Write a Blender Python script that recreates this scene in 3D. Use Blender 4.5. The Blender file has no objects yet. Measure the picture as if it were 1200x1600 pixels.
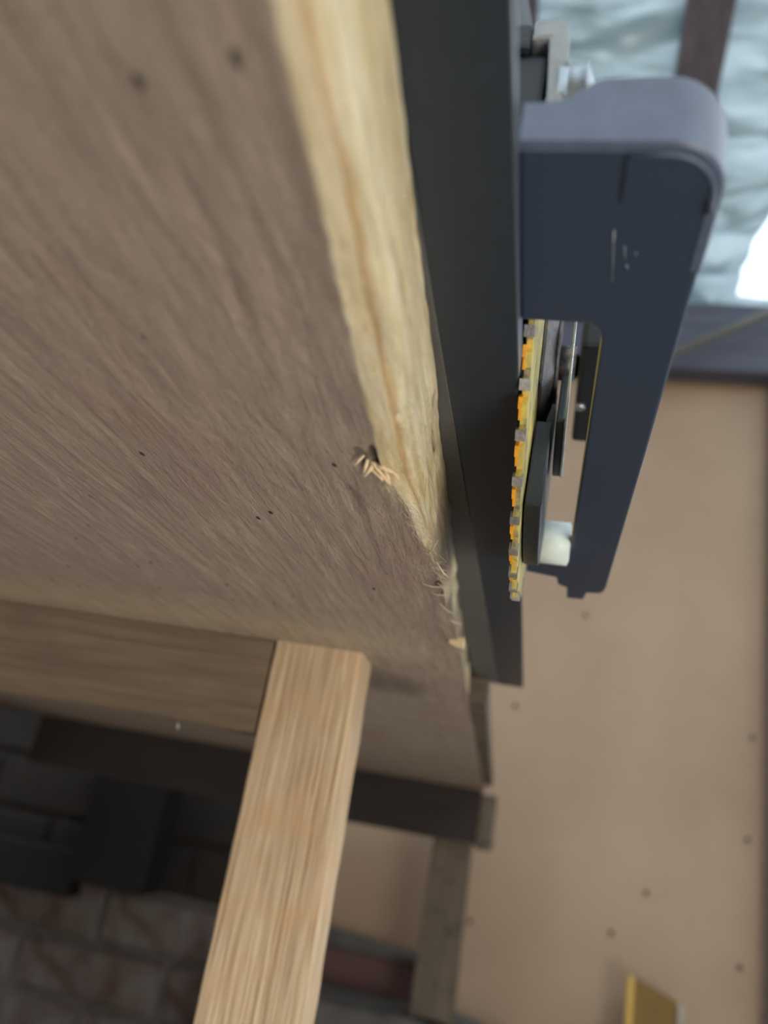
import bpy, bmesh, math, random
from mathutils import Vector, Matrix, noise
random.seed(7)
SC = bpy.context.scene
C = SC.collection
H = 0.75            # height of the lens above the floor
S = 0.08            # height of the saw's base plate above the lens
# ---------------------------------------------------------------- camera
fx = 1280.0
Yc = Vector((222, -526, -fx)).normalized()
Zc = Vector((625, 3379, -fx)); Zc = (Zc - Yc * Zc.dot(Yc)).normalized()
Xc = Yc.cross(Zc)
Rm = Matrix((Xc, Yc, Zc))
cam = bpy.data.cameras.new('camera'); cob = bpy.data.objects.new('camera', cam); C.objects.link(cob)
cob.matrix_world = Matrix.Translation((0, 0, H)) @ Rm.to_4x4()
cam.sensor_fit = 'VERTICAL'; cam.sensor_height = 36; cam.sensor_width = 27; cam.lens = 36 * fx / 1600
cam.clip_start = 0.005; cam.clip_end = 100
cam.dof.use_dof = True; cam.dof.focus_distance = 0.17; cam.dof.aperture_fstop = 12.0
SC.camera = cob
# ---------------------------------------------------------------- world, light, exposure
w = bpy.data.worlds.new('world'); SC.world = w; w.use_nodes = True
bg = w.node_tree.nodes['Background']; bg.inputs[0].default_value = (0.80, 0.92, 1.0, 1); bg.inputs[1].default_value = 2.2
def area(name, loc, target, sx, sy, power, col):
    l = bpy.data.lights.new(name, 'AREA'); l.shape = 'RECTANGLE'; l.size = sx; l.size_y = sy; l.energy = power; l.color = col
    o = bpy.data.objects.new(name, l); C.objects.link(o); o.location = loc
    o.rotation_euler = (Vector(target) - Vector(loc)).to_track_quat('-Z', 'Y').to_euler()
    return o
area('side_fill_light', (0.50, -0.28, H - 0.28), (-0.1, 0.12, H + 0.05), 0.42, 0.42, 4.6, (1.0, 0.94, 0.86))  # added fill light for the bench underside, no window stands here
SC.view_settings.view_transform = 'Standard'; SC.view_settings.look = 'None'
SC.view_settings.gamma = 1; SC.view_settings.use_curve_mapping = False
SC.view_settings.exposure = 0.0

# ---------------------------------------------------------------- materials
def mat(name):
    m = bpy.data.materials.new(name); m.use_nodes = True
    nt = m.node_tree; b = nt.nodes['Principled BSDF']
    return m, nt, b
def N(nt, t, **kw):
    n = nt.nodes.new(t)
    for k, v in kw.items():
        if hasattr(n, k): setattr(n, k, v)
        else: n.inputs[k.replace('_', ' ')].default_value = v
    return n
def coords(nt, scale, rot=(0, 0, 0)):
    tc = N(nt, 'ShaderNodeTexCoord'); mp = N(nt, 'ShaderNodeMapping')
    mp.inputs['Scale'].default_value = scale; mp.inputs['Rotation'].default_value = rot
    nt.links.new(tc.outputs['Object'], mp.inputs['Vector']); return mp.outputs['Vector']
def nz(nt, vec, sc, det=5, rough=0.6, dist=0.0):
    n = N(nt, 'ShaderNodeTexNoise'); n.inputs['Scale'].default_value = sc; n.inputs['Detail'].default_value = det
    n.inputs['Roughness'].default_value = rough; n.inputs['Distortion'].default_value = dist
    nt.links.new(vec, n.inputs['Vector']); return n.outputs['Fac']
def ramp(nt, fac, stops):
    r = N(nt, 'ShaderNodeValToRGB'); e = r.color_ramp.elements
    while len(e) < len(stops): e.new(0.5)
    for i, (p, c) in enumerate(stops):
        e[i].position = p; e[i].color = (*c, 1) if len(c) == 3 else c
    nt.links.new(fac, r.inputs[0]); return r.outputs[0]
def mix(nt, fac, a, b, mode='MIX'):
    m = N(nt, 'ShaderNodeMix'); m.data_type = 'RGBA'; m.blend_type = mode
    for s, v in ((0, fac), (6, a), (7, b)):
        if isinstance(v, (int, float)): m.inputs[s].default_value = v
        elif isinstance(v, tuple): m.inputs[s].default_value = (*v, 1)
        else: nt.links.new(v, m.inputs[s])
    return m.outputs[2]
def bump(nt, b, h, dist, strength=1.0, prev=None):
    n = N(nt, 'ShaderNodeBump'); n.inputs['Distance'].default_value = dist; n.inputs['Strength'].default_value = strength
    nt.links.new(h, n.inputs['Height'])
    if prev: nt.links.new(prev, n.inputs['Normal'])
    if b: nt.links.new(n.outputs[0], b.inputs['Normal'])
    return n.outputs[0]
def simple(name, col, rough=0.5, metal=0.0, var=0.15, sc=60, bd=0.0002, spec=0.5):
    m, nt, b = mat(name)
    v = coords(nt, (1, 1, 1)); f = nz(nt, v, sc)
    d = tuple(c * (1 - var) for c in col); l = tuple(min(1, c * (1 + var)) for c in col)
    nt.links.new(ramp(nt, f, [(0.3, d), (0.7, l)]), b.inputs['Base Color'])
    b.inputs['Roughness'].default_value = rough; b.inputs['Metallic'].default_value = metal
    b.inputs['Specular IOR Level'].default_value = spec
    bump(nt, b, nz(nt, v, sc * 8), bd)
    return m
def wood(name, dark, light, axis, fine=1.0, rough=0.75, stain=None, grain=0.0006, contrast=0.5, sc_mul=1.0):
    m, nt, b = mat(name)
    sc = [320 * fine, 320 * fine, 320 * fine]; sc['xyz'.index(axis)] = 9 * fine
    f = nz(nt, coords(nt, tuple(sc)), 1.0 * sc_mul, 4, 0.55, 0.4)
    sc2 = [60, 60, 60]; sc2['xyz'.index(axis)] = 5
    f2 = nz(nt, coords(nt, tuple(sc2)), 1.0, 3)
    c = ramp(nt, f, [(0.5 - 0.25 * (1 - contrast) - 0.1, dark), (0.62, light)])
    mid = tuple((a + q) / 2 * 0.85 for a, q in zip(dark, light))
    c = mix(nt, ramp(nt, f2, [(0.4, (0, 0, 0)), (0.7, (0.7, 0.7, 0.7))]), c, mid)
    if stain:
        f3 = nz(nt, coords(nt, (1, 1, 1)), 45, 4)
        c = mix(nt, ramp(nt, f3, [(0.5, (0, 0, 0)), (0.68, (0.75, 0.75, 0.75))]), c, stain)
    nt.links.new(c, b.inputs['Base Color']); b.inputs['Roughness'].default_value = rough
    bump(nt, b, f, grain)
    return m

def bench_material():
    m, nt, b = mat('weathered_bench_wood')
    at = N(nt, 'ShaderNodeAttribute'); at.attribute_name = 'bare'
    sp = N(nt, 'ShaderNodeSeparateColor'); nt.links.new(at.outputs['Color'], sp.inputs[0])
    bare, ridge, dirt_dark = sp.outputs[0], sp.outputs[1], sp.outputs[2]
    streak = nz(nt, coords(nt, (210, 30, 210), (0, 0, 0.05)), 1.0, 7, 0.68, 2.0)
    big = nz(nt, coords(nt, (26, 10, 26)), 1.0, 4, 0.6, 0.6)
    c = ramp(nt, streak, [(0.25, (0.28, 0.205, 0.16)), (0.5, (0.40, 0.31, 0.25)), (0.75, (0.50, 0.40, 0.33))])
    c = mix(nt, ramp(nt, big, [(0.35, (0, 0, 0)), (0.7, (0.55, 0.55, 0.55))]), c, (0.48, 0.37, 0.30))
    g = nz(nt, coords(nt, (40, 22, 40), (0, 0, 0.3)), 1.0, 3)
    c = mix(nt, ramp(nt, g, [(0.60, (0, 0, 0)), (0.78, (0.45, 0.45, 0.45))]), c, (0.20, 0.20, 0.155))
    r = nz(nt, coords(nt, (22, 14, 22), (0, 0, 0.9)), 1.0, 2)
    c = mix(nt, ramp(nt, r, [(0.58, (0, 0, 0)), (0.8, (0.5, 0.5, 0.5))]), c, (0.36, 0.21, 0.17))
    vo = N(nt, 'ShaderNodeTexVoronoi'); vo.inputs['Scale'].default_value = 1.0
    nt.links.new(coords(nt, (210, 90, 210)), vo.inputs['Vector'])
    vs = N(nt, 'ShaderNodeSeparateColor'); nt.links.new(vo.outputs['Color'], vs.inputs[0])
    spk = ramp(nt, vo.outputs['Distance'], [(0.06, (1, 1, 1)), (0.11, (0, 0, 0))])
    sel = ramp(nt, vs.outputs[0], [(0.50, (0, 0, 0)), (0.53, (1, 1, 1))])
    spf = mix(nt, 1.0, spk, sel, 'MULTIPLY')
    c = mix(nt, spf, c, (0.035, 0.027, 0.02))
    # bare wood where the saw has rubbed the edge
    s2 = nz(nt, coords(nt, (420, 40, 420)), 1.0, 6, 0.65, 0.8)
    bc = ramp(nt, s2, [(0.3, (0.56, 0.44, 0.20)), (0.5, (0.82, 0.71, 0.44)), (0.72, (0.97, 0.92, 0.74))])
    pat = nz(nt, coords(nt, (60, 25, 60)), 1.0, 3)
    bc = mix(nt, ramp(nt, pat, [(0.45, (0, 0, 0)), (0.7, (0.6, 0.6, 0.6))]), bc, (0.86, 0.76, 0.52))
    bc = mix(nt, ridge, bc, (0.50, 0.30, 0.11))
    c = mix(nt, bare, c, bc)
    c = mix(nt, dirt_dark, c, (0.075, 0.055, 0.038))
    nt.links.new(c, b.inputs['Base Color']); b.inputs['Roughness'].default_value = 0.72
    n1 = bump(nt, None, streak, 0.0009)
    n2 = bump(nt, None, s2, 0.0013, 1.0, n1)
    pits = mix(nt, 1.0, (1, 1, 1), spf, 'SUBTRACT')
    n3 = bump(nt, None, pits, 0.0005, 1.0, n2)
    fine = nz(nt, coords(nt, (1, 0.45, 1)), 480, 6, 0.75)
    bump(nt, b, fine, 0.0009, 0.9, n3)
    return m
M = {}
M['bench'] = bench_material()
M['leg'] = wood('pine_post', (0.33, 0.19, 0.085), (0.78, 0.62, 0.42), 'z', fine=2.6, stain=(0.62, 0.38, 0.20), grain=0.0009, contrast=0.6)
M['legtop'] = wood('pine_post_grey', (0.36, 0.27, 0.17), (0.6, 0.5, 0.36), 'z', grain=0.001)
M['apron'] = wood('brown_rail_wood', (0.12, 0.082, 0.052), (0.225, 0.165, 0.11), 'x', fine=1.2, stain=(0.15, 0.11, 0.08))
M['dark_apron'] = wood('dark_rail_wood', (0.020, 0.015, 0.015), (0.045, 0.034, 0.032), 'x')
M['black_timber'] = wood('near_black_timber', (0.004, 0.004, 0.006), (0.009, 0.008, 0.010), 'x')  # even near-black base colour for the post and batten
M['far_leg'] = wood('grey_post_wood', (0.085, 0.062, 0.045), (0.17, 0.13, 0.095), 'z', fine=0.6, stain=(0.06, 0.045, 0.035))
M['splinter'] = simple('fresh_splinter', (0.88, 0.68, 0.42), 0.7, var=0.15, sc=300)
M['fibre'] = simple('pale_fibre', (0.55, 0.46, 0.33), 0.7)
M['crack'] = simple('dark_crack', (0.02, 0.016, 0.013), 0.9)
M['saw_black'] = simple('black_painted_steel', (0.026, 0.042, 0.078), 0.42, 0.0, 0.12, 900, 0.00002)  # blue cast of lens flare mixed into the black base colour
M['saw_grey'] = simple('lit_grey_paint', (0.088, 0.115, 0.178), 0.40, 0.0, 0.12, 260, 0.00003)  # same saw paint made lighter, light on the lip put into the colour
M['rail'] = simple('black_anodised_rail', (0.022, 0.032, 0.046), 0.33, 0.0, 0.1, 300, 0.00001)
M['rail_grey'] = simple('grey_rail_strip', (0.10, 0.10, 0.098), 0.6, 0.0, 0.1, 300, 0.00002)
M['rail_edge'] = simple('lit_rail_edge', (0.18, 0.21, 0.25), 0.35, 0.6)  # rail side made lighter, the light falling on it is in the colour
M['cast'] = simple('cast_aluminium', (0.27, 0.28, 0.285), 0.45, 0.3, 0.15, 250, 0.0001)
M['bolt'] = simple('zinc_bolt', (0.45, 0.50, 0.54), 0.3, 0.8, 0.2, 300, 0.0001)
M['plastic'] = simple('black_plastic', (0.007, 0.010, 0.016), 0.4, 0, 0.1, 300)
M['olive'] = simple('olive_reflection_edge', (0.24, 0.22, 0.08), 0.5, 0.2)  # yellow-green reflection painted as the edge's base colour
M['orange'] = simple('orange_blade_paint', (0.88, 0.36, 0.015), 0.5, 0, 0.25, 250)
M['carbide'] = simple('carbide_tooth', (0.34, 0.33, 0.32), 0.4, 0.5, 0.4, 180)
M['white_knob'] = simple('pale_plastic', (0.72, 0.82, 0.78), 0.4, 0, 0.05)
def blade_mat():
    m, nt, b = mat('yellow_lacquered_blade')
    f = nz(nt, coords(nt, (60, 30, 30)), 6.0, 5, 0.6)
    nt.links.new(ramp(nt, f, [(0.36, (0.25, 0.25, 0.20)), (0.52, (0.62, 0.52, 0.16)), (0.66, (0.85, 0.68, 0.14))]), b.inputs['Base Color'])
    b.inputs['Roughness'].default_value = 0.4; b.inputs['Metallic'].default_value = 0.3
    bump(nt, b, f, 0.0001); return m
M['blade'] = blade_mat()
def rusty():
    m, nt, b = mat('dark_rusty_steel')
    f = nz(nt, coords(nt, (1, 1, 1)), 420, 5, 0.7)
    c = ramp(nt, f, [(0.35, (0.05, 0.055, 0.06)), (0.55, (0.11, 0.11, 0.115)), (0.64, (0.22, 0.11, 0.08)), (0.75, (0.34, 0.27, 0.23))])
    nt.links.new(c, b.inputs['Base Color']); b.inputs['Roughness'].default_value = 0.42; b.inputs['Metallic'].default_value = 0.5
    bump(nt, b, f, 0.0002); return m
M['rust'] = rusty()
def wall_mat():
    m, nt, b = mat('tan_wall_panel')
    f = nz(nt, coords(nt, (2, 2, 2)), 2.0, 3)
    c = ramp(nt, f, [(0.3, (0.37, 0.255, 0.17)), (0.7, (0.47, 0.335, 0.23))])
    nt.links.new(c, b.inputs['Base Color']); b.inputs['Roughness'].default_value = 0.55
    bump(nt, b, nz(nt, coords(nt, (1, 1, 1)), 150), 0.0004); return m
M['wall'] = wall_mat()
def brick_mat(name, a, bb, lime):
    m, nt, b = mat(name)
    f = nz(nt, coords(nt, (1, 1, 1)), 25, 5)
    oi = N(nt, 'ShaderNodeObjectInfo')
    c = ramp(nt, f, [(0.35, a), (0.65, bb)])
    g = nz(nt, coords(nt, (1, 1, 1)), 14, 4, 0.6, 0.5)
    ad = N(nt, 'ShaderNodeMath'); ad.operation = 'MULTIPLY_ADD'; nt.links.new(oi.outputs['Random'], ad.inputs[0]); ad.inputs[1].default_value = 0.3; nt.links.new(g, ad.inputs[2])
    c = mix(nt, ramp(nt, ad.outputs[0], [(0.42, (0, 0, 0)), (0.68, (0.9, 0.9, 0.9))]), c, lime)
    nt.links.new(c, b.inputs['Base Color']); b.inputs['Roughness'].default_value = 0.9
    bump(nt, b, f, 0.003); return m
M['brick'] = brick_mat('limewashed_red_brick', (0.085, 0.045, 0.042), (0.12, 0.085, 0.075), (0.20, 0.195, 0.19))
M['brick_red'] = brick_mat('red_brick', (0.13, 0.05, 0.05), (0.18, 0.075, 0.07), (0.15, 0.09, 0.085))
M['brick_dark'] = brick_mat('shade_painted_brick', (0.022, 0.014, 0.012), (0.05, 0.03, 0.024), (0.02, 0.018, 0.018))  # darker brick colour standing in for the shade under the bench
M['mortar'] = simple('grey_mortar', (0.125, 0.12, 0.112), 0.95, 0, 0.3, 30, 0.002)
M['floor'] = simple('dusty_concrete', (0.30, 0.26, 0.21), 0.9, 0, 0.2, 12, 0.002)
M['timber_dark'] = wood('dark_roof_timber', (0.10, 0.085, 0.11), (0.17, 0.15, 0.18), 'y', fine=0.3)  # bluish lens flare mixed into the rafter colour
M['plate'] = wood('dark_wall_plate_timber', (0.07, 0.08, 0.12), (0.13, 0.14, 0.19), 'x', fine=0.3)  # bluish glare mixed into the timber colour
M['yellow_board'] = simple('yellow_board_face', (0.21, 0.125, 0.035), 0.6, 0, 0.1, 40)
M['yellow_edge'] = simple('yellow_board_lit_edge', (0.62, 0.40, 0.10), 0.6, 0, 0.1, 40)  # lit version of the board colour for the edge that catches light
M['white_paper'] = simple('pale_label', (0.42, 0.40, 0.36), 0.7)
M['trim'] = simple('grey_trim_paint', (0.14, 0.14, 0.12), 0.6, 0, 0.1)
M['trim_edge'] = simple('pinkish_trim', (0.34, 0.22, 0.16), 0.6, 0, 0.1)
M['screw'] = simple('dull_screw_head', (0.10, 0.075, 0.06), 0.6, 0.3)
def membrane():
    m, nt, b = mat('white_roof_membrane'); nt.nodes.remove(b)
    d = N(nt, 'ShaderNodeBsdfDiffuse'); t = N(nt, 'ShaderNodeBsdfTranslucent'); g = N(nt, 'ShaderNodeBsdfGlossy'); g.inputs['Roughness'].default_value = 0.3
    d.inputs['Color'].default_value = (0.6, 0.68, 0.68, 1); t.inputs['Color'].default_value = (0.42, 0.52, 0.53, 1)
    g.inputs['Color'].default_value = (0.8, 0.9, 0.95, 1)
    f = nz(nt, coords(nt, (6, 26, 6), (0, 0, 0.25)), 1.0, 3, 0.5, 0.8)
    nt.links.new(ramp(nt, f, [(0.38, (0.10, 0.15, 0.17)), (0.62, (0.50, 0.60, 0.63))]), t.inputs['Color'])
    m1 = N(nt, 'ShaderNodeMixShader'); m1.inputs[0].default_value = 0.65; nt.links.new(d.outputs[0], m1.inputs[1]); nt.links.new(t.outputs[0], m1.inputs[2])
    m2 = N(nt, 'ShaderNodeMixShader'); m2.inputs[0].default_value = 0.1; nt.links.new(m1.outputs[0], m2.inputs[1]); nt.links.new(g.outputs[0], m2.inputs[2])
    nt.links.new(m2.outputs[0], nt.nodes['Material Output'].inputs[0]); return m
M['membrane'] = membrane()

# ---------------------------------------------------------------- mesh helpers
class MB:
    def __init__(s): s.v = []; s.f = []; s.sm = []
    def add(s, v, f, smooth=False):
        o = len(s.v); s.v += [Vector(p) for p in v]; s.f += [tuple(i + o for i in q) for q in f]; s.sm += [smooth] * len(f)
    def box(s, a, b):
        (x0, y0, z0), (x1, y1, z1) = a, b
        s.add([(x0,y0,z0),(x1,y0,z0),(x1,y1,z0),(x0,y1,z0),(x0,y0,z1),(x1,y0,z1),(x1,y1,z1),(x0,y1,z1)],
              [(0,3,2,1),(4,5,6,7),(0,1,5,4),(1,2,6,5),(2,3,7,6),(3,0,4,7)])
    def prism(s, pts, axis, a, b, smooth=False):
        n = len(pts)
        def mk(p, t):
            return {'x': (t, p[0], p[1]), 'y': (p[0], t, p[1]), 'z': (p[0], p[1], t)}[axis]
        v = [mk(p, a) for p in pts] + [mk(p, b) for p in pts]
        s.add(v, [tuple(range(n))[::-1], tuple(range(n, 2 * n))] + [(i, (i + 1) % n, n + (i + 1) % n, n + i) for i in range(n)])
    def tube(s, pts, r, n=12, caps=True):
        pts = [Vector(p) for p in pts]; rr = r if isinstance(r, (list, tuple)) else [r] * len(pts)
        v = []; up = None
        for i, p in enumerate(pts):
            d = (pts[min(i + 1, len(pts) - 1)] - pts[max(i - 1, 0)]).normalized()
            if up is None: up = d.orthogonal().normalized()
            up = (up - d * up.dot(d)).normalized(); q = d.cross(up)
            for k in range(n):
                a = 2 * math.pi * k / n; v.append(p + (up * math.cos(a) + q * math.sin(a)) * rr[i])
        f = [(i*n+k, i*n+(k+1)%n, (i+1)*n+(k+1)%n, (i+1)*n+k) for i in range(len(pts) - 1) for k in range(n)]
        s.add(v, f, True)
        if caps: s.add(v[:n], [tuple(range(n))[::-1]]); s.add(v[-n:], [tuple(range(n))])
def thing(name, loc, label, cat, group=None, kind=None):
    o = bpy.data.objects.new(name, None); C.objects.link(o); o.location = loc; o.empty_display_size = 0.02
    if kind: o['kind'] = kind
    if label: o['label'] = label
    if cat: o['category'] = cat
    if group: o['group'] = group
    return o
def obj(name, mb, m, parent=None, bevel=0, xf=None, seg=2, origin=None):
    """verts are given in metres, world frame; xf maps them first; origin or the parents' place becomes the local zero"""
    vs = [Vector(xf(v)) if xf else v for v in mb.v]
    off = Vector((0, 0, 0)); p = parent
    while p: off += p.location; p = p.parent
    if parent is None:
        if origin is None:
            xs = [v.x for v in vs]; ys = [v.y for v in vs]; zs = [v.z for v in vs]
            origin = ((min(xs) + max(xs)) / 2, (min(ys) + max(ys)) / 2, min(zs))
        off = Vector(origin)
    me = bpy.data.meshes.new(name)
    me.from_pydata([v - off for v in vs], [], mb.f); me.materials.append(m)
    for p_, s_ in zip(me.polygons, mb.sm): p_.use_smooth = s_
    bm = bmesh.new(); bm.from_mesh(me)
    bmesh.ops.remove_doubles(bm, verts=bm.verts, dist=1e-6); bmesh.ops.recalc_face_normals(bm, faces=bm.faces)
    if bevel:
        es = [e for e in bm.edges if len(e.link_faces) == 2 and e.calc_face_angle(0) > 0.6]
        bmesh.ops.bevel(bm, geom=es, offset=bevel, segments=seg, affect='EDGES', profile=0.6)
    bm.to_mesh(me); bm.free()
    o = bpy.data.objects.new(name, me); C.objects.link(o)
    if parent: o.parent = parent
    else: o.location = off
    return o
def tag(o, label, cat, group=None, kind=None):
    o['label'] = label
    if cat: o['category'] = cat
    if group: o['group'] = group
    if kind: o['kind'] = kind
    return o
def structure(name, mb, m, label, cat='structure', bevel=0, parent=None):
    o = obj(name, mb, m, parent, bevel); 
    if parent is None: o['kind'] = 'structure'; o['label'] = label; o['category'] = cat
    return o
YAW = 0.033505
cy, sy = math.cos(YAW), math.sin(YAW)
def fb(v): return Vector((v[0] * cy - v[1] * sy, v[0] * sy + v[1] * cy, v[2] + H))     # bench frame -> world
def fs(v): return Vector((v[0] * S, v[1] * S, v[2] * S + H))                            # saw frame -> world
def fw(v): return Vector((v[0], v[1], v[2] + H))

# ---------------------------------------------------------------- the setting
mb = MB(); mb.box((-2.2, -1.6, -0.05), (1.6, 1.6, 0)); structure('floor', mb, M['floor'], 'dusty concrete floor below the bench', 'floor')
# tan back wall panel
mb = MB(); mb.box((-0.33, 1.2, H - 0.30), (0.292, 1.225, H + 0.735))
wp = structure('wall_back', mb, M['wall'], 'tan painted board wall behind the bench and saw', 'wall')
for i, (x, z) in enumerate(((0.156, -0.026), (0.116, -0.080), (0.293 - 0.012, 0.19), (0.277, 0.06), (0.27, -0.09), (-0.035, 0.185), (-0.046, 0.0), (-0.062, -0.10), (0.05, 0.33), (-0.118, -0.09))):
    s_ = MB(); s_.tube([(x, 1.1995, z), (x, 1.1965, z)], [0.0034, 0.0024], 10)
    obj('screw_head', s_, M['screw'], wp, xf=fw)
mb = MB(); mb.box((0.292, 1.196, H - 0.75), (0.2985, 1.225, H + 0.735)); structure('trim_1', mb, M['trim_edge'], 'thin pinkish bead down the right edge of the tan wall', 'trim')
mb = MB(); mb.box((0.2985, 1.165, H - 0.75), (0.52, 1.225, H + 0.735)); structure('trim_2', mb, M['trim'], 'dark grey upright board right of the tan wall', 'trim')
mb = MB(); mb.box((-2.2, -1.65, 0), (1.65, -1.6, 2.0)); structure('wall_front', mb, M['wall'], 'tan wall behind the camera', 'wall')
mb = MB(); mb.box((1.6, -1.6, 0), (1.65, 1.3, 1.9)); structure('wall_right', mb, M['wall'], 'tan wall far to the right', 'wall')
# wall plate
mb = MB(); mb.box((-2.0, 1.16, H + 0.735), (1.6, 1.26, H + 0.86)); structure('trim_3', mb, M['plate'], 'dark timber wall plate along the top of the tan wall', 'trim', 0.004)
# left wall closing the dark corner
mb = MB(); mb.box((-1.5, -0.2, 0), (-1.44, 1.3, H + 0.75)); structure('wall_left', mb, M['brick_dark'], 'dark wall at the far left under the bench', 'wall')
# brick wall with individually laid bricks
bw = thing('wall_brick', (-0.8, 1.25, 0), 'low brick wall under the tan board wall, whitewashed at the left', 'wall', kind='structure')
mb = MB(); mb.box((-1.44, 1.212, 0), (-0.33, 1.30, H - 0.145)); obj('mortar', mb, M['mortar'], bw)
mb = MB(); mb.box((-1.44, 1.212, H - 0.145), (-0.33, 1.30, H + 0.735)); obj('mortar', mb, M['brick_dark'], bw)  # upper mortar darkened too, shade put into its colour
mb = MB(); mb.box((-0.33, 1.227, 0), (0.30, 1.30, H - 0.30)); obj('mortar', mb, M['mortar'], bw)
def brick_mesh(l, h, d, seed):
    rnd = random.Random(seed); m_ = MB(); m_.box((-l/2, 0, 0), (l/2, d, h))
    m_.v = [Vector((v.x + rnd.uniform(-.003, .003), v.y + rnd.uniform(-.003, .003), v.z + rnd.uniform(-.003, .003))) for v in m_.v]
    return m_
bmesh_cache = {}
for r in range(13):
    z = -0.52 + r * 0.075
    for c_ in range(7):
        x = -1.36 + c_ * 0.225 + (0.1125 if r % 2 else 0)
        x0 = x - 0.1075; x1 = min(x + 0.1075, -0.335)
        if x1 - x0 < 0.04: continue
        dark = z > -0.16  # upper courses take the brick colour with the shade painted in
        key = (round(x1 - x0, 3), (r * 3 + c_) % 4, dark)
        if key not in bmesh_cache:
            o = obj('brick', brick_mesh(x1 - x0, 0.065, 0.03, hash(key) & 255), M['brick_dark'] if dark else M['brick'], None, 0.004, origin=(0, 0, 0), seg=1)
            bmesh_cache[key] = o.data
        else:
            o = bpy.data.objects.new('brick', bmesh_cache[key]); C.objects.link(o)
        o.parent = bw; o.location = Vector(((x0 + x1) / 2, 1.205 + random.uniform(-.003, .003), z + H)) - bw.location
# ledge at the foot of the tan wall
lg = thing('brick_ledge', (-0.15, 1.12, 0), 'grey mortar capped red brick pier under the far bench leg', 'ledge')
mb = MB(); mb.box((-0.325, 1.05, 0), (0.02, 1.195, H - 0.285)); obj('brick_base', mb, M['brick_red'], lg)
mb = MB()
nn = 24
for i in range(nn):
    x0 = -0.325 + i * 0.345 / nn; x1 = x0 + 0.345 / nn
    za = lambda x: -0.200 - 0.02 * max(0, x + 0.10) / 0.12 + 0.004 * noise.noise(Vector((x * 30, 0, 0)))
    mb.add([(x0,1.045,-.285),(x1,1.045,-.285),(x1,1.195,-.285),(x0,1.195,-.285),(x0,1.045,za(x0)),(x1,1.045,za(x1)),(x1,1.195,za(x1)),(x0,1.195,za(x0))],
           [(0,3,2,1),(4,5,6,7),(0,1,5,4),(2,3,7,6)] + ([(0,4,7,3)] if i == 0 else []) + ([(1,2,6,5)] if i == nn-1 else []))
obj('mortar_cap', mb, M['mortar'], lg, xf=fw)
for i, (a, b_) in enumerate(((-0.322, -0.112),)):
    mb = MB(); mb.box((a, 1.155, -0.2), (b_, 1.195, -0.158)); o = obj('brick', mb, M['brick_red'], lg, 0.005, xf=fw)
mb = MB(); mb.prism([(-0.322,-0.158),(-0.10,-0.158),(-0.108,-0.150),(-0.17,-0.146),(-0.26,-0.139),(-0.322,-0.137)], 'y', 1.15, 1.197)
obj('mortar_bed', mb, M['mortar'], lg, 0.003, xf=fw)

# roof: rafters along the slope, membrane sagging between them
def rz(y): return 0.90 + (1.2 - y) * 0.35
def rafter(xc, wd, label):
    m_ = MB(); m_.add([(xc-wd/2,1.24,rz(1.24)-.04),(xc+wd/2,1.24,rz(1.24)-.04),(xc+wd/2,-.3,rz(-.3)-.04),(xc-wd/2,-.3,rz(-.3)-.04),
                      (xc-wd/2,1.24,rz(1.24)+.05),(xc+wd/2,1.24,rz(1.24)+.05),(xc+wd/2,-.3,rz(-.3)+.05),(xc-wd/2,-.3,rz(-.3)+.05)],
                     [(0,3,2,1),(4,5,6,7),(0,1,5,4),(1,2,6,5),(2,3,7,6),(3,0,4,7)])
    o = obj('roof_rafter', m_, M['timber_dark'], None, 0.003, xf=fw); tag(o, label, 'rafter')
rafter(0.120, 0.058, 'dark timber rafter rising between two panels of white sheeting')
rafter(-0.135, 0.075, 'brownish rafter at the top of the picture left of the metal bracket')
rafter(0.47, 0.05, 'dark timber rafter beyond the bright gap, at the right')
rafter(-0.6, 0.06, 'dark timber rafter above the workbench, out to the left')
def sheet(x0, x1, y0, y1, seed, hole=None, edge=None):
    m_ = MB(); nx, ny = 28, 110
    vv = []
    for j in range(ny + 1):
        y = y0 + (y1 - y0) * j / ny
        for i in range(nx + 1):
            u = i / nx; xe = edge(y) if edge else x1; x = x0 + (xe - x0) * u
            sag = -0.035 * math.sin(math.pi * u)
            wr = 0.016 * noise.noise(Vector((x * 5 + seed, y * 30 + x * 9, seed))) + 0.012 * noise.noise(Vector((x * 9, y * 60 + x * 22, seed * 3)))
            vv.append(Vector((x, y, rz(y) + 0.0 + sag * 0.6 + wr * (0.3 + math.sin(math.pi * u)))))
    ff = []
    for j in range(ny):
        for i in range(nx):
            a = j * (nx + 1) + i; q = (a, a + 1, a + nx + 2, a + nx + 1)
            if hole and hole(sum((vv[k] for k in q), Vector()) / 4): continue
            ff.append(q)
    m_.add(vv, ff, True); return m_
o = obj('roof_sheeting', sheet(-0.0975, 0.091, -0.3, 1.16, 1.3), M['membrane'], xf=fw); tag(o, 'wrinkled white plastic roof sheeting left of the dark rafter', 'sheeting')
def torn(y):
    # right border of the sheeting: whole near the lens, then cut back along a ragged diagonal with a notch
    if y < 0.70 or y > 1.206: return 0.445
    x = 0.236 + (1.19 - y) * 0.20 + 0.003 * math.sin(y * 90)
    if y > 1.165: x += 0.010
    return x
o = obj('roof_sheeting', sheet(0.149, 0.445, -0.3, 1.235, 4.1, None, torn), M['membrane'], xf=fw); tag(o, 'wrinkled white plastic roof sheeting right of the dark rafter, torn open at a bright gap', 'sheeting')
o = obj('roof_sheeting', sheet(-0.57, -0.1725, -0.3, 1.16, 7.7), M['membrane'], xf=fw); tag(o, 'wrinkled white plastic roof sheeting above the workbench top', 'sheeting')
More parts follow.
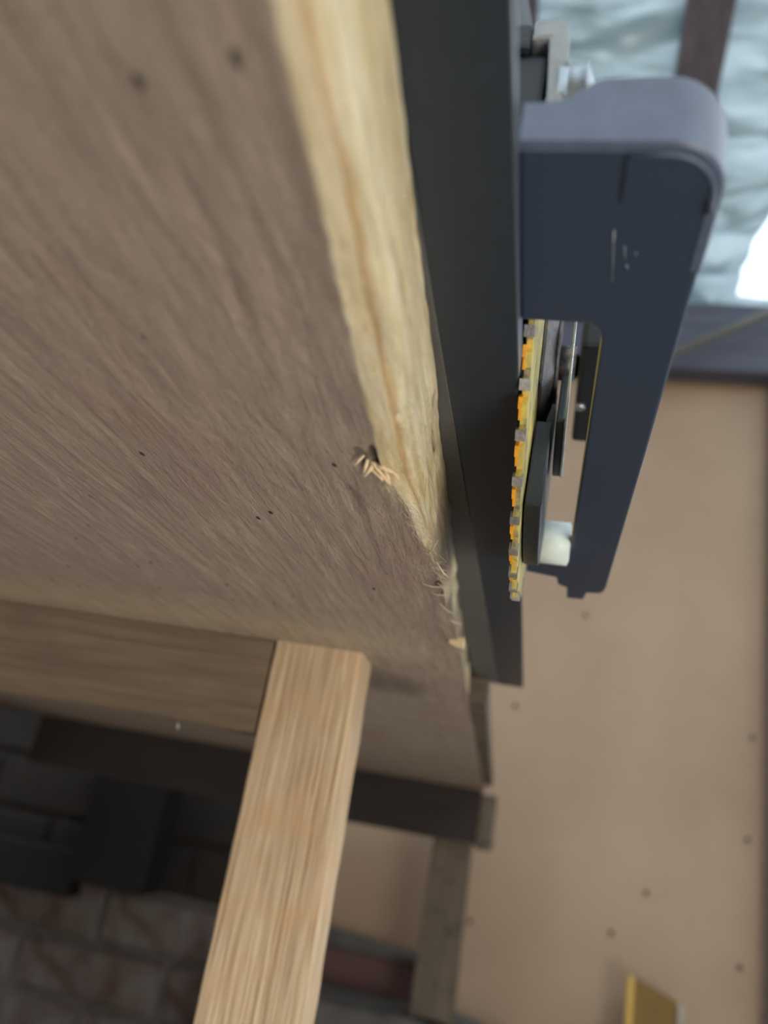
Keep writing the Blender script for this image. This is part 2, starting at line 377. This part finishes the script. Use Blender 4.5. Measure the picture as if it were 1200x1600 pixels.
# diagonal pale brace near the wall top
mb = MB(); mb.tube([(0.095, 1.13, 0.71), (0.20, 1.13, 0.775), (0.34, 1.12, 0.85)], 0.007, 10)
tag(obj('diagonal_pipe', mb, M['trim'], xf=fw), 'thin grey pipe slanting up across the top of the tan wall', 'pipe')

# ---------------------------------------------------------------- dark things under the bench
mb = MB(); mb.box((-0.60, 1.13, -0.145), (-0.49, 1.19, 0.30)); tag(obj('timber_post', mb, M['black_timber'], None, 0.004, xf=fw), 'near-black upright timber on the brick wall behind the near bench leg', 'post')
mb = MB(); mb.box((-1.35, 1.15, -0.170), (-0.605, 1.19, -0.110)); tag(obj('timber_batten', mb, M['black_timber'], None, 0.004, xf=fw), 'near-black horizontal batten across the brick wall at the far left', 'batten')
# ---------------------------------------------------------------- workbench
bench = thing('workbench', fb((-0.33, 0.55, -H)), 'old wooden workbench seen from below, its near edge rubbed bare and chipped', 'workbench')
def lerp(tab, y):
    if y <= tab[0][0]: return tab[0][1]
    for (a, va), (b_, vb) in zip(tab, tab[1:]):
        if y <= b_:
            t = (y - a) / (b_ - a); t = t * t * (3 - 2 * t); return va + (vb - va) * t
    return tab[-1][1]
HB, HT = 0.056, 0.0765
XC = [(0.04, -.0236), (.071, -.0243), (.10, -.0255), (.125, -.0262), (.15, -.0232), (.185, -.0200), (.26, -.0186), (.5, -.0195), (1.09, -.0207)]
XT = [(0.04, -.0202), (.1, -.0202), (.16, -.0210), (.3, -.0222), (1.09, -.0228)]
ys = [-0.25 + 0.02 * i for i in range(13)]
y = 0.01
while y < 0.30: ys.append(y); y += 0.0011
while y < 0.60: ys.append(y); y += 0.004
while y < 1.085: ys.append(y); y += 0.02
ys.append(1.088)
xs_under = [-0.68, -0.5, -0.4] + [-0.35 + 0.01 * i for i in range(25)] + [-0.1 + 0.0025 * i for i in range(20)]
xs_under = [x for x in xs_under if x < -0.052]
nfine = 22
verts = []; cols = []; nprof = None
def chip(y, x, y0, x0, ry, rx): 
    d = ((y - y0) / ry) ** 2 + ((x - x0) / rx) ** 2
    return max(0, 1 - d)
for y in ys:
    xc = lerp(XC, y) + 0.0007 * noise.noise(Vector((0, y * 45, 3))) + 0.0003 * noise.noise(Vector((0, y * 300, 3)))
    xt = lerp(XT, y)
    wear = max(0.0, min(1.0, (0.185 - y) / 0.05))
    wear2 = max(0.0, min(1.0, (0.215 - y) / 0.06))
    row = []
    for x in xs_under: row.append((x, HB, 0.36 * max(0, 1 - abs(y - 0.275) / 0.035), 0.35 if 0.24 < y < 0.3 else 0, 0.55 * chip(y, x, 0.355, -0.062, 0.035, 0.02)))
    for i in range(1, nfine + 1):
        x = -0.052 + (xc + 0.052) * i / nfine
        z = HB; 
        g = chip(y, x, 0.1240, -0.0262, 0.0058, 0.0026)
        z += 0.0030 * g ** 0.7
        g2 = chip(y, x, 0.1235, -0.0300, 0.0040, 0.0016); z += 0.0022 * g2
        z += 0.0012 * chip(y, x, 0.143, -0.0345, 0.010, 0.0011)
        z += 0.0008 * chip(y, x, 0.0800, -0.0385, 0.006, 0.001)
        z += 0.0016 * chip(y, x, 0.196, -0.0195, 0.006, 0.004)
        z += 0.0003 * noise.noise(Vector((x * 120, y * 60, 0)))
        b_ = 0.0
        if i == nfine: x = xc - 0.0008; b_ = 0.0
        # pale fibres round the damage
        b_ = max(b_, 0.5 * chip(y, x, 0.133, -0.0258, 0.011, 0.0022) - g * 1.5)
        b_ = max(b_, 0.2 * max(0, 1 - abs(y - 0.275) / 0.03)) if x < -0.03 else b_
        row.append((x, z, b_, 0, 0.5 * chip(y, x, 0.355, -0.052, 0.035, 0.02) + 0.35 * chip(y, x, 0.20, xc, 0.022, 0.006) + 0.5 * max(g > 0.3, g2 > 0.3)))  # last term darkens the gouge hollows
    row.append((xc - 0.00035, HB, 0.15 * wear2, 0, 0)); row.append((xc - 0.0001, HB, 0.9 * wear2, 0, 0))
    # chamfer / side face
    cd = 0.0048 * wear + 0.0012            # height of the worn chamfer
    cx = max(0.0, (xt - 0.0002) - xc)
    ns = 44
    for k in range(1, ns + 1):
        t = k / ns; z = HB + (HT - HB) * t
        q = min(1, (z - HB) / cd)
        x = xc + (xt - xc) * (1 - (1 - q) ** 1.7)
        if q >= 1: x = xt
        gr = 0.0
        if wear > 0: # groove along the edge
            gd = math.exp(-((z - HB - 0.0024 - 0.0005 * noise.noise(Vector((y * 30, 0, 0)))) / 0.00045) ** 2); x -= 0.0005 * gd * wear; gr = max(gd, 0.30 if z - HB < 0.0024 else 0.10 * (z > HT - 0.006)) * wear
        nsx = noise.noise(Vector((y * 40, z * 260, 1.0))); nf = noise.noise(Vector((y * 160, z * 500, 5.0)))
        x += 0.0005 * nsx + 0.00028 * nf
        # bulge and dark split near the top edge
        x += 0.0011 * math.exp(-((y - 0.128) / 0.012) ** 2 - ((z - HT + 0.004) / 0.004) ** 2)
        if 0.126 < y < 0.150: 
            x -= 0.0016 * math.exp(-((z - 0.0712) / 0.0009) ** 2) * math.sin(math.pi * (y - .126) / .024)
        x -= 0.0012 * wear2 * chip(y, z, 0.1135, 0.0600, 0.0022, 0.0015)
        if y > 0.17: # rougher broken wood past the worn stretch
            x += 0.0009 * noise.noise(Vector((y * 75, z * 120, 9.0))) * min(1, (y - .17) / .02) * (1 if y < .4 else 0.4)
        p_ = noise.noise(Vector((y * 28, z * 90, 2.0)))
        b_ = max(wear2, 0.5 + 1.3 * p_ if y < 0.5 else 0.35 + 0.5 * p_); b_ = max(0, min(1, b_))
        if wear2 < 1 and y > .17: b_ = min(b_, 0.15 + 0.85 * max(0, min(1, (HT - z) / 0.02 + p_))) if False else b_ * (0.75)
        dk = 0.0
        if 0.126 < y < 0.150: dk = math.exp(-((z - 0.0712) / 0.0008) ** 2)
        dk = max(dk, 0.55 * max(0, min(1, (y - 0.165) / 0.03)) * max(0, min(1, 0.6 - p_ * 2)))
        row.append((x, z, b_, gr, dk))
    row.append((-0.68, HT, 0, 0, 0))
    nprof = len(row)
    for (x, z, b_, g_, d_) in row: verts.append(Vector((x, y, z))); cols.append((b_, g_, d_, 1))
faces = []; ny = len(ys)
for j in range(ny - 1):
    for i in range(nprof):
        i2 = (i + 1) % nprof
        faces.append((j * nprof + i, j * nprof + i2, (j + 1) * nprof + i2, (j + 1) * nprof + i))
faces.append(tuple(range(nprof))); faces.append(tuple((ny - 1) * nprof + i for i in range(nprof))[::-1])
me = bpy.data.meshes.new('benchtop'); off = bench.location
me.from_pydata([fb(v) - off for v in verts], [], faces); me.materials.append(M['bench'])
ca = me.color_attributes.new('bare', 'FLOAT_COLOR', 'POINT')
for i, c_ in enumerate(cols): ca.data[i].color = c_
for p_ in me.polygons: p_.use_smooth = len(p_.vertices) == 4
bt = bpy.data.objects.new('benchtop', me); C.objects.link(bt); bt.parent = bench
bm = bmesh.new(); bm.from_mesh(me); bmesh.ops.recalc_face_normals(bm, faces=bm.faces); bm.to_mesh(me); bm.free()
# chips sticking out of the hole
rnd = random.Random(5)
chips = [(-0.0268,0.1285,0.9,0.0042),(-0.0258,0.1290,1.3,0.0038),(-0.0279,0.1280,0.5,0.0036),(-0.0250,0.1270,0.1,0.0034),(-0.0286,0.1272,2.3,0.0030),
         (-0.0262,0.1262,-0.2,0.0034),(-0.0292,0.1262,1.9,0.0022),(-0.0272,0.1268,0.7,0.003),(-0.0300,0.1240,2.6,0.0018),(-0.0246,0.1283,-0.5,0.0026)]
for (x, y, a, L) in chips:
    m_ = MB(); dx, dy = math.cos(a) * L / 2, math.sin(a) * L / 2; r_ = rnd.uniform(0.00022, 0.00042)
    m_.tube([(x - dx, y - dy, HB + 0.0007), (x, y, HB - 0.0001), (x + dx, y + dy, HB - 0.0008 - rnd.uniform(0, .0005))], [r_, r_ * 1.2, r_ * 0.6], 5)
    obj('splinter', m_, M['splinter'], bt, xf=fb)
# hair-thin fibres along the broken arris, too many to count
m_ = MB()
for i in range(230):
    y = 0.128 + rnd.random() ** 1.2 * 0.075; x = lerp(XC, y) + rnd.uniform(-0.0016, 0.0010) ; z = HB - 0.00005 + max(0, (x - lerp(XC, y))) * 1.6
    a = rnd.gauss(1.2, 0.7); L = rnd.uniform(0.001, 0.0034)
    m_.tube([(x, y, z + .0001), (x + math.cos(a) * L * .5, y + math.sin(a) * L * .5, z - rnd.uniform(.0001, .0004)), (x + math.cos(a) * L, y + math.sin(a) * L, z - rnd.uniform(-.0001, .0007))], [0.00005, 0.00005, 0.00002], 3, False)
o = obj('wood_fibres', m_, M['fibre'], bt, xf=fb); o['kind'] = 'stuff'
for (x, y, a, L, r_) in ((-0.0225, 0.1945, 0.15, 0.009, .0002), (-0.0215, 0.2015, 0.1, 0.006, .00018), (-0.0200, 0.216, 1.2, 0.012, .0002), (-0.0188, 0.228, 0.9, 0.008, .0002), (-0.0205, 0.166, 1.9, 0.010, .00018), (-0.0190, 0.182, 1.35, 0.012, .0003)):
    m_ = MB(); dx, dy = math.cos(a) * L / 2, math.sin(a) * L / 2
    m_.tube([(x - dx, y - dy, HB + 0.0003), (x, y, HB - 0.0003), (x + dx, y + dy, HB + 0.0002)], [r_ * .3, r_, r_ * .3], 5)
    obj('splinter', m_, M['fibre'], bt, xf=fb)
# small pale tear farther along the edge
m_ = MB(); m_.prism([(-0.0215, 0.252), (-0.0165, 0.250), (-0.0168, 0.259), (-0.0190, 0.257)], 'z', HB - 0.0012, HB + 0.001)
obj('splinter', m_, M['bench'] if False else M['splinter'], bt, 0.0003, xf=fb)

# near leg, apron
LY = 0.295
m_ = MB()
A = [(-0.0894, HB), (-0.0548, HB - 0.0006)]
zbot = -H
def legsec(z):
    t = (HB - z) / 0.13
    return (-0.0888 + 0.00020 * t, -0.0556 + 0.0022 * t)
zs = [HB - i * 0.003 for i in range(60)] + [-0.2, -0.4, -H]
vv = []
for z in zs:
    x0, x1 = legsec(max(z, -0.15))
    n0 = 0.0004 * noise.noise(Vector((z * 60, 0, 1))); n1 = 0.0004 * noise.noise(Vector((z * 60, 5, 1)))
    r = 0.0022
    for (x, y) in ((x0 + n0, LY + r*.3), (x0 + n0 + r*.3, LY), (x1 + n1 - r, LY), (x1 + n1 - r*.3, LY + r*.3), (x1 + n1, LY + r), (x1 + n1, LY + 0.022), (x0 + n0, LY + 0.022)):
        vv.append((x, y, z))
k = 7
m_.add(vv, [(j*k+i, j*k+(i+1)%k, (j+1)*k+(i+1)%k, (j+1)*k+i) for j in range(len(zs)-1) for i in range(k)] + [tuple(range(k)), tuple((len(zs)-1)*k+i for i in range(k))[::-1]])
leg = obj('leg', m_, M['leg'], bench, xf=fb); leg['label'] = 'pale raw pine leg with raised grain'
m_ = MB()
n = 60; vv = []
for i in range(n + 1):
    x = -0.62 + (0.62 - 0.0899) * i / n
    zb = 0.0222 + 0.0014 * noise.noise(Vector((x * 18, 0, 4))) + 0.0006 * noise.noise(Vector((x * 90, 0, 4)))
    zt = HB - 0.0004
    vv += [(x, LY + 0.001, zb), (x, LY + 0.001, zt), (x, LY + 0.021, zt), (x, LY + 0.021, zb)]
m_.add(vv, [(j*4+i, j*4+(i+1)%4, (j+1)*4+(i+1)%4, (j+1)*4+i) for j in range(n) for i in range(4)] + [(0,1,2,3), (n*4+3, n*4+2, n*4+1, n*4)])
obj('apron', m_, M['apron'], bench, 0, xf=fb)
m_ = MB(); m_.tube([(-0.1203, LY + 0.004, 0.0225), (-0.1200, LY + 0.004, 0.0185)], 0.00035, 6); obj('nail_tip', m_, M['bolt'], bench, xf=fb)
# dark weathered cleat under the far end and the far leg
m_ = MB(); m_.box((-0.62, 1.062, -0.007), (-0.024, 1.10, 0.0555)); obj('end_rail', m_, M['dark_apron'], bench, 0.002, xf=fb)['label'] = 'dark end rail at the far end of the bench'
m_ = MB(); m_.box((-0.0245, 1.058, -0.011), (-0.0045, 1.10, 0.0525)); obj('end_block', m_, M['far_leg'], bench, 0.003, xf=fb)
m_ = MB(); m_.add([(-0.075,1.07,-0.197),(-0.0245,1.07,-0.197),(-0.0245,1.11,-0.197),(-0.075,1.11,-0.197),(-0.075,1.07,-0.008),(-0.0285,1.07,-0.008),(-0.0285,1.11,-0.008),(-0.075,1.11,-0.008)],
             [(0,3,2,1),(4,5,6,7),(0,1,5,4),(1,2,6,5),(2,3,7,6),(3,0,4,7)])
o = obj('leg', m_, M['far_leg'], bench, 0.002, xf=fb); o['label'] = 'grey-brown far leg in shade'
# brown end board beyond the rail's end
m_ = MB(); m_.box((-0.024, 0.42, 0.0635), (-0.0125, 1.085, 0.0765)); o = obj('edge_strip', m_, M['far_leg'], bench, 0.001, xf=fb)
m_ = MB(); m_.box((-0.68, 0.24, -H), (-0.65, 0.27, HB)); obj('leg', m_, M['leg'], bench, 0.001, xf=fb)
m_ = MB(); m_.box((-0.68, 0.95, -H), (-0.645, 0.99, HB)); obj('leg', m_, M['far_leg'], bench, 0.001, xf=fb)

# ---------------------------------------------------------------- guide rail
rail = thing('guide_rail', fs((-0.2, 3.0, 0.965)), 'long black metal guide rail lying along the bench edge under the saw', 'rail')
ZR = 0.962
m_ = MB(); m_.box((-0.285, -1.2, ZR), (-0.1235, 5.45, 0.992)); obj('black_channel', m_, M['rail'], rail, 0.0003, xf=fs)
m_ = MB(); m_.box((-0.425, -1.2, 0.9605), (-0.285, 5.43, 0.992)); obj('grey_strip', m_, M['rail_grey'], rail, 0.0003, xf=fs)
m_ = MB(); m_.box((-0.1235, -1.2, ZR), (-0.1205, 1.6, 0.992)); obj('lit_side_edge', m_, M['rail_edge'], rail, xf=fs)  # thin strip carrying the lit tone of the rail's side
m_ = MB(); m_.box((-1.6, -1.2, 0.9605), (-0.425, 5.43, 0.992)); obj('deck', m_, M['rail'], rail, 0.0003, xf=fs)

# ---------------------------------------------------------------- circular saw
saw = thing('circular_saw', fs((-0.3, 2.2, 1.0)), 'black circular saw with yellow toothed blade, overhanging the bench edge', 'power saw')
# right part of the base plate with blade slot
outer = [(-0.1195, 0.97), (0.105, 0.97)]
for i in range(1, 9):
    a = -math.pi / 2 + (math.pi / 2) * i / 8; outer.append((0.105 + 0.092 * math.cos(a), 1.085 + 0.115 * math.sin(a)))
def plate(pts, z0, z1, m, name, bev=0.0004, par=None): 
    q = MB(); q.prism(pts, 'z', z0, z1); return obj(name, q, m, par or saw, bev, xf=fs)
ZS0, ZS1 = 1.0, 1.035
# the plate as one piece: front web, right arm
pts = [(-0.1195, 0.975), (0.105, 0.975)] + [(0.105 + 0.09 * math.cos(-math.pi/2 + math.pi/2 * i / 8), 1.08 + 0.105 * math.sin(-math.pi/2 + math.pi/2 * i / 8)) for i in range(1, 9)]
pts += [(0.200, 2.0), (0.203, 3.20), (0.198, 3.255), (0.188, 3.285), (0.135, 3.30), (0.128, 3.40), (0.060, 3.405), (0.055, 3.26), (0.018, 3.23), (0.008, 3.14), (-0.1195, 3.10),
        (-0.1195, 2.84), (0.049, 2.80), (0.047, 1.50), (0.040, 1.455), (0.022, 1.436), (-0.1195, 1.434)]
base = plate(pts, ZS0, ZS1, M['saw_black'], 'base_plate', 0.0005)
plate([(-1.5, 0.975), (-0.1195, 0.975), (-0.1195, 1.434), (-0.1195, 3.10), (-1.5, 3.10)], 0.993, 1.03, M['saw_black'], 'base_plate', 0.0003)
# raised rounded corner pad and rib on the underside
plate([(0.045, 0.992), (0.108, 0.992)] + [(0.108 + 0.076 * math.cos(-math.pi/2 + math.pi/2 * i / 8), 1.08 + 0.088 * math.sin(-math.pi/2 + math.pi/2 * i / 8)) for i in range(1, 9)] + [(0.045, 1.09)], 0.9955, 1.002, M['saw_black'], 'corner_pad', 0.0001, base)
q = MB(); q.tube([fs((0.05, 0.990, 0.9965)), fs((0.105, 0.990, 0.9965))] + [fs((0.105 + 0.079 * math.cos(-math.pi/2 + math.pi/2 * i / 10), 1.08 + 0.09 * math.sin(-math.pi/2 + math.pi/2 * i / 10), 0.9965)) for i in range(1, 11)] + [fs((0.186, 1.11, 0.9975))], [0.0001] + [0.00035] * 9 + [0.0005]* 3 + [0.0001], 8)
obj('rib', q, M['saw_grey'], base)  # lighter grey carries the highlight along the rounded corner
# upturned front lip following the rounded corner
path = [(-0.1195, 0.968, 1.084), (-0.085, 0.968, 1.085), (-0.06, 0.968, 1.090), (-0.04, 0.968, 1.104), (-0.015, 0.968, 1.128), (0.0, 0.968, 1.134), (0.04, 0.968, 1.136), (0.08, 0.968, 1.138), (0.105, 0.968, 1.138)]
for i in range(1, 25):
    a = -math.pi / 2 + (math.pi / 2) * i / 24; path.append((0.105 + 0.095 * math.cos(a), 1.080 + 0.112 * math.sin(a), 1.138 - 0.02 * i / 24))
path += [(0.2, 1.12, 1.105), (0.2, 1.20, 1.07), (0.2, 1.26, 1.04)]
vv = []; th = 0.02
for i, (x, y, zt) in enumerate(path):
    p0 = path[max(i - 1, 0)]; p1 = path[min(i + 1, len(path) - 1)]
    d = Vector((p1[0] - p0[0], p1[1] - p0[1])).normalized(); nrm = Vector((-d.y, d.x)) * th
    zb = 0.9988
    vv += [(x, y, zb + .004), (x, y, zt - .006), (x + nrm.x * .3, y + nrm.y * .3, zt), (x + nrm.x, y + nrm.y, zt), (x + nrm.x, y + nrm.y, zb), (x + nrm.x * .2, y + nrm.y * .2, zb)]
q = MB(); k = 6; n = len(path)
q.add(vv, [(j*k+i, j*k+(i+1)%k, (j+1)*k+(i+1)%k, (j+1)*k+i) for j in range(n-1) for i in range(k)] + [tuple(range(k)), tuple((n-1)*k+i for i in range(k))[::-1]])
o = obj('front_lip', q, M['saw_grey'], base, xf=fs); o['label'] = 'upturned front lip in a grey lightened as if lit'
for pts_ in (((0.062, 1.20), (0.066, 1.235)), ((0.083, 1.215), (0.084, 1.225)), ((0.070, 1.25), (0.074, 1.262)), ((0.040, 1.16), (0.050, 1.30))):
    q = MB(); q.tube([fs((px_, py_, 0.99985)) for px_, py_ in pts_], 0.00007, 5); obj('scratch', q, M['bolt'], base)
# inner slot edge, olive reflection put into its colour
q = MB(); q.box((0.0455, 1.50, 1.0005), (0.0475, 2.78, 1.034)); obj('slot_edge', q, M['olive'], base, xf=fs)
# blade
BC = (2.22, 1.41); BR = 0.75; NT = 40; XB0, XB1 = -0.1135, -0.0985
bl = MB(); pts = []
for i in range(NT):
    a0 = 2 * math.pi * i / NT; da = 2 * math.pi / NT
    for (f_, r) in ((0.0, 1.0), (0.22, 0.998), (0.24, 0.955), (0.42, 0.945), (0.50, 0.985), (0.80, 0.975), (0.84, 0.955), (0.98, 0.955)):
        pts.append((BC[0] + BR * r * math.cos(a0 + da * f_), BC[1] + BR * r * math.sin(a0 + da * f_)))
n = len(pts)
vv = [(XB0, p[0], p[1]) for p in pts] + [(XB1, p[0], p[1]) for p in pts]
ri = [(BC[0] + BR * .9 * math.cos(2*math.pi*i/n), BC[1] + BR * .9 * math.sin(2*math.pi*i/n)) for i in range(n)]
vv += [(XB0, p[0], p[1]) for p in ri] + [(XB1, p[0], p[1]) for p in ri]
ff = []
for i in range(n):
    j = (i + 1) % n
    ff += [(i, j, n + j, n + i), (i, 2*n + i, 2*n + j, j), (n + i, n + j, 3*n + j, 3*n + i)]
ff += [tuple(range(2*n, 3*n)), tuple(range(3*n, 4*n))[::-1]]
bl.add(vv, ff); blade = obj('blade', bl, M['blade'], saw, xf=fs); blade['label'] = 'yellow blade with orange gullets'
for i in range(NT):
    a = 2 * math.pi * (i + 0.12) / NT
    am = (a % (2 * math.pi))
    def ring(r, t): return (BC[0] + BR * r * math.cos(am + t), BC[1] + BR * r * math.sin(am + t))
    q = MB(); pp = [ring(0.972, -0.017), ring(1.006, -0.019), ring(1.003, 0.016), ring(0.972, 0.014)]
    q.prism(pp, 'x', XB0 - 0.006, XB1 + 0.003)
    obj('tooth', q, M['carbide'], blade, xf=fs)
    for (t0, t1, r1, r2) in ((0.36, 0.60, .940, .986), (0.60, 0.84, .940, .977)):
        da = 2 * math.pi / NT
        q = MB(); aa = 2 * math.pi * i / NT
        pp = [(BC[0] + BR * r * math.cos(aa + da * t), BC[1] + BR * r * math.sin(aa + da * t)) for r, t in ((r1, t0), (r2 + .003, t0), (r2 + .003, t1), (r1, t1))]
        q.prism(pp, 'x', XB0 - (0.0055 if t0 < .5 else 0.0035), XB0 + 0.003)
        obj('gullet_paint', q, M['orange'], blade, xf=fs)
# hex clamp flange
CF = (2.22, 1.41)
def hexr(r, ph=0.0): return [(CF[0] + r * math.cos(math.radians(60 * i - 134 + ph)), CF[1] + r * math.sin(math.radians(60 * i - 134 + ph))) for i in range(6)]
q = MB(); h1, h2, h3 = hexr(0.27), hexr(0.26), hexr(0.15)
vv = [(XB1 + .001, *p) for p in h1] + [(-0.088, *p) for p in h2] + [(-0.060, *p) for p in h3]
q.add(vv, [tuple(range(6))[::-1], (12,13,14,15,16,17)] + [(r*6+i, r*6+(i+1)%6, (r+1)*6+(i+1)%6, (r+1)*6+i) for r in (0, 1) for i in range(6)])
fl = obj('clamp_flange', q, M['rust'], saw, 0.0006, xf=fs)
q = MB(); q.tube([fs((-0.060, *CF)), fs((-0.050, *CF))], 0.011, 32); obj('washer', q, M['rust'], saw)
CS = (2.24, 1.41)
q = MB(); q.tube([fs((-0.052, *CS)), fs((-0.002, *CS))], 0.0043, 24); obj('arbor_bolt', q, M['rust'], saw)
# lower guard, black ring sector hugging the blade
def arc(cx, cz, ro, ri_, a0, a1, n=28):
    A_ = [math.radians(a0 + (a1 - a0) * i / n) for i in range(n + 1)]
    return [(cx + ro * math.cos(a), cz + ro * math.sin(a)) for a in A_] + [(cx + ri_ * math.cos(a), cz + ri_ * math.sin(a)) for a in A_[::-1]]
def sector(cx, cz, ro, ri_, a0, a1, x0, x1, m, name, par=None, n=28):
    q = MB(); p = arc(cx, cz, ro, ri_, a0, a1, n); k = n + 1
    vv = [(x0, *t) for t in p] + [(x1, *t) for t in p]; ff = []
    L = 2 * k
    for i in range(n):
        a, b_, c_, d = i, i + 1, L - 2 - i, L - 1 - i
        ff += [(a, b_, c_, d), (a + L, d + L, c_ + L, b_ + L)]
    for i in range(L): j = (i + 1) % L; ff.append((i, i + L, j + L, j))
    q.add(vv, ff); return obj(name, q, m, par or saw, 0.0004, xf=fs)
sector(BC[0], BC[1], 0.64, 0.30, -112, 10, -0.094, -0.050, M['plastic'], 'lower_guard')
g2 = sector(2.24, 1.42, 0.36, 0.09, -120, 0, -0.038, -0.016, M['plastic'], 'guard_cover')
sector(2.24, 1.42, 0.365, 0.335, -175, -30, -0.016, -0.008, M['bolt'], 'cover_rim', g2)
# upper guard above the plate
sector(BC[0], BC[1], 0.80, 0.2, 12, 150, -0.17, -0.12, M['plastic'], 'upper_guard')
sector(BC[0], BC[1], 0.80, 0.76, 12, 150, -0.12, -0.09, M['plastic'], 'upper_guard')
# motor housing and handle on the far side of the guard
q = MB(); q.tube([fs((-0.18, 2.22, 1.45)), fs((-0.3, 2.22, 1.45)), fs((-1.3, 2.22, 1.45)), fs((-1.4, 2.22, 1.45))], [0.030, 0.032, 0.032, 0.027], 32); obj('motor_housing', q, M['plastic'], saw)
q = MB(); q.tube([fs((-0.5, 2.2, 2.4)), fs((-0.5, 2.0, 2.8)), fs((-0.5, 2.4, 3.1)), fs((-0.5, 3.2, 3.0)), fs((-0.5, 3.6, 2.4)), fs((-0.5, 3.2, 2.0))], 0.015, 16); obj('handle', q, M['plastic'], saw)
# dark body seen through the slot
q = MB(); q.box((0.012, 2.46, 1.62), (0.105, 3.18, 1.98)); bd = obj('side_body', q, M['plastic'], saw, 0.0015, xf=fs)
q = MB(); q.tube([fs((0.030, 2.86, 1.619)), fs((0.030, 2.86, 1.60))], 0.0016, 14); obj('screw', q, M['bolt'], bd)
q = MB(); q.box((0.055, 2.9, 1.3), (0.12, 3.05, 1.64)); 
q = MB(); q.tube([fs((-0.16, 2.9, 1.9)), fs((0.012, 2.9, 1.8))], 0.004, 12); obj('body_arm', q, M['plastic'], saw)
# cross bar and pale roller at the far end of the slot
q = MB(); q.box((-0.1195, 2.9, 1.03), (0.05, 3.12, 1.10)); obj('cross_bar', q, M['plastic'], saw, 0.001, xf=fs)
q = MB(); q.tube([fs((-0.090, 2.80, 1.02)), fs((-0.075, 2.80, 1.02)), fs((0.038, 2.80, 1.02)), fs((0.044, 2.80, 1.02))], [0.0035, 0.0062, 0.0062, 0.005], 20); obj('roller', q, M['white_knob'], saw)['label'] = 'pale plastic roller'
# bevel bracket behind the front lip
bk = obj('bevel_bracket', (lambda q: (q.prism([(-0.145, 1.500), (-0.098, 1.505), (-0.082, 1.492), (-0.075, 1.460), (-0.068, 1.30), (-0.055, 1.02), (-0.100, 1.02), (-0.104, 1.30), (-0.114, 1.448), (-0.147, 1.445)], 'y', 1.15, 1.24), q)[1])(MB()), M['cast'], saw, 0.0008, xf=fs)
bk['label'] = 'cast silver bevel bracket'
q = MB(); q.box((-0.19, 1.155, 1.43), (-0.146, 1.235, 1.498)); obj('bracket_tip', q, M['plastic'], saw, 0.001, xf=fs)
q = MB(); q.box((-0.19, 1.17, 1.02), (-0.112, 1.26, 1.428)); obj('pivot_block', q, M['plastic'], saw, 0.0008, xf=fs)
q = MB(); q.tube([fs((-0.085, 1.2, 1.34)), fs((-0.030, 1.2, 1.34)), fs((-0.018, 1.2, 1.34))], [0.0052, 0.0052, 0.0028], 6); nut = obj('lock_nut', q, M['bolt'], saw)
for i in range(6):
    q = MB(); xx = -0.068 + i * 0.0065
    q.tube([fs((xx, 1.2, 1.34)), fs((xx + .002, 1.2, 1.34))], 0.0056, 18); obj('thread', q, M['bolt'], nut)
q = MB(); q.box((-0.19, 1.16, 1.03), (-0.02, 1.28, 1.20)); obj('bracket_foot', q, M['saw_grey'], saw, 0.001, xf=fs)

# ---------------------------------------------------------------- yellow offcut by the wall
yb = thing('board_offcut', (0.19, 1.10, 0), 'yellow board offcut with one edge coloured lighter as if lit standing upright against the tan wall', 'board')
# a narrow upright piece with a slanting top
q = MB(); q.add([(0.1420,1.13,-.75),(0.1985,1.16,-.75),(0.1985,1.175,-.75),(0.1420,1.145,-.75),(0.1385,1.13,-0.118),(0.1930,1.16,-0.138),(0.1930,1.175,-0.138),(0.1385,1.145,-0.118)],
      [(0,3,2,1),(4,5,6,7),(0,1,5,4),(1,2,6,5),(2,3,7,6),(3,0,4,7)])
obj('panel', q, M['yellow_board'], yb, xf=fw)
q = MB(); q.add([(0.1350,1.1275,-.75),(0.1425,1.1300,-.75),(0.1425,1.146,-.75),(0.1350,1.145,-.75),(0.1315,1.1275,-0.1165),(0.1390,1.1300,-0.118),(0.1390,1.146,-0.118),(0.1315,1.145,-0.1165)],
      [(0,3,2,1),(4,5,6,7),(0,1,5,4),(1,2,6,5),(2,3,7,6),(3,0,4,7)])
obj('lit_board_edge', q, M['yellow_edge'], yb, xf=fw)  # edge coloured as lit, lighter than the face
q = MB(); q.box((0.1935, 1.157, -0.25), (0.1995, 1.176, -0.141)); obj('paper_strip', q, M['white_paper'], yb, 0.001, xf=fw)
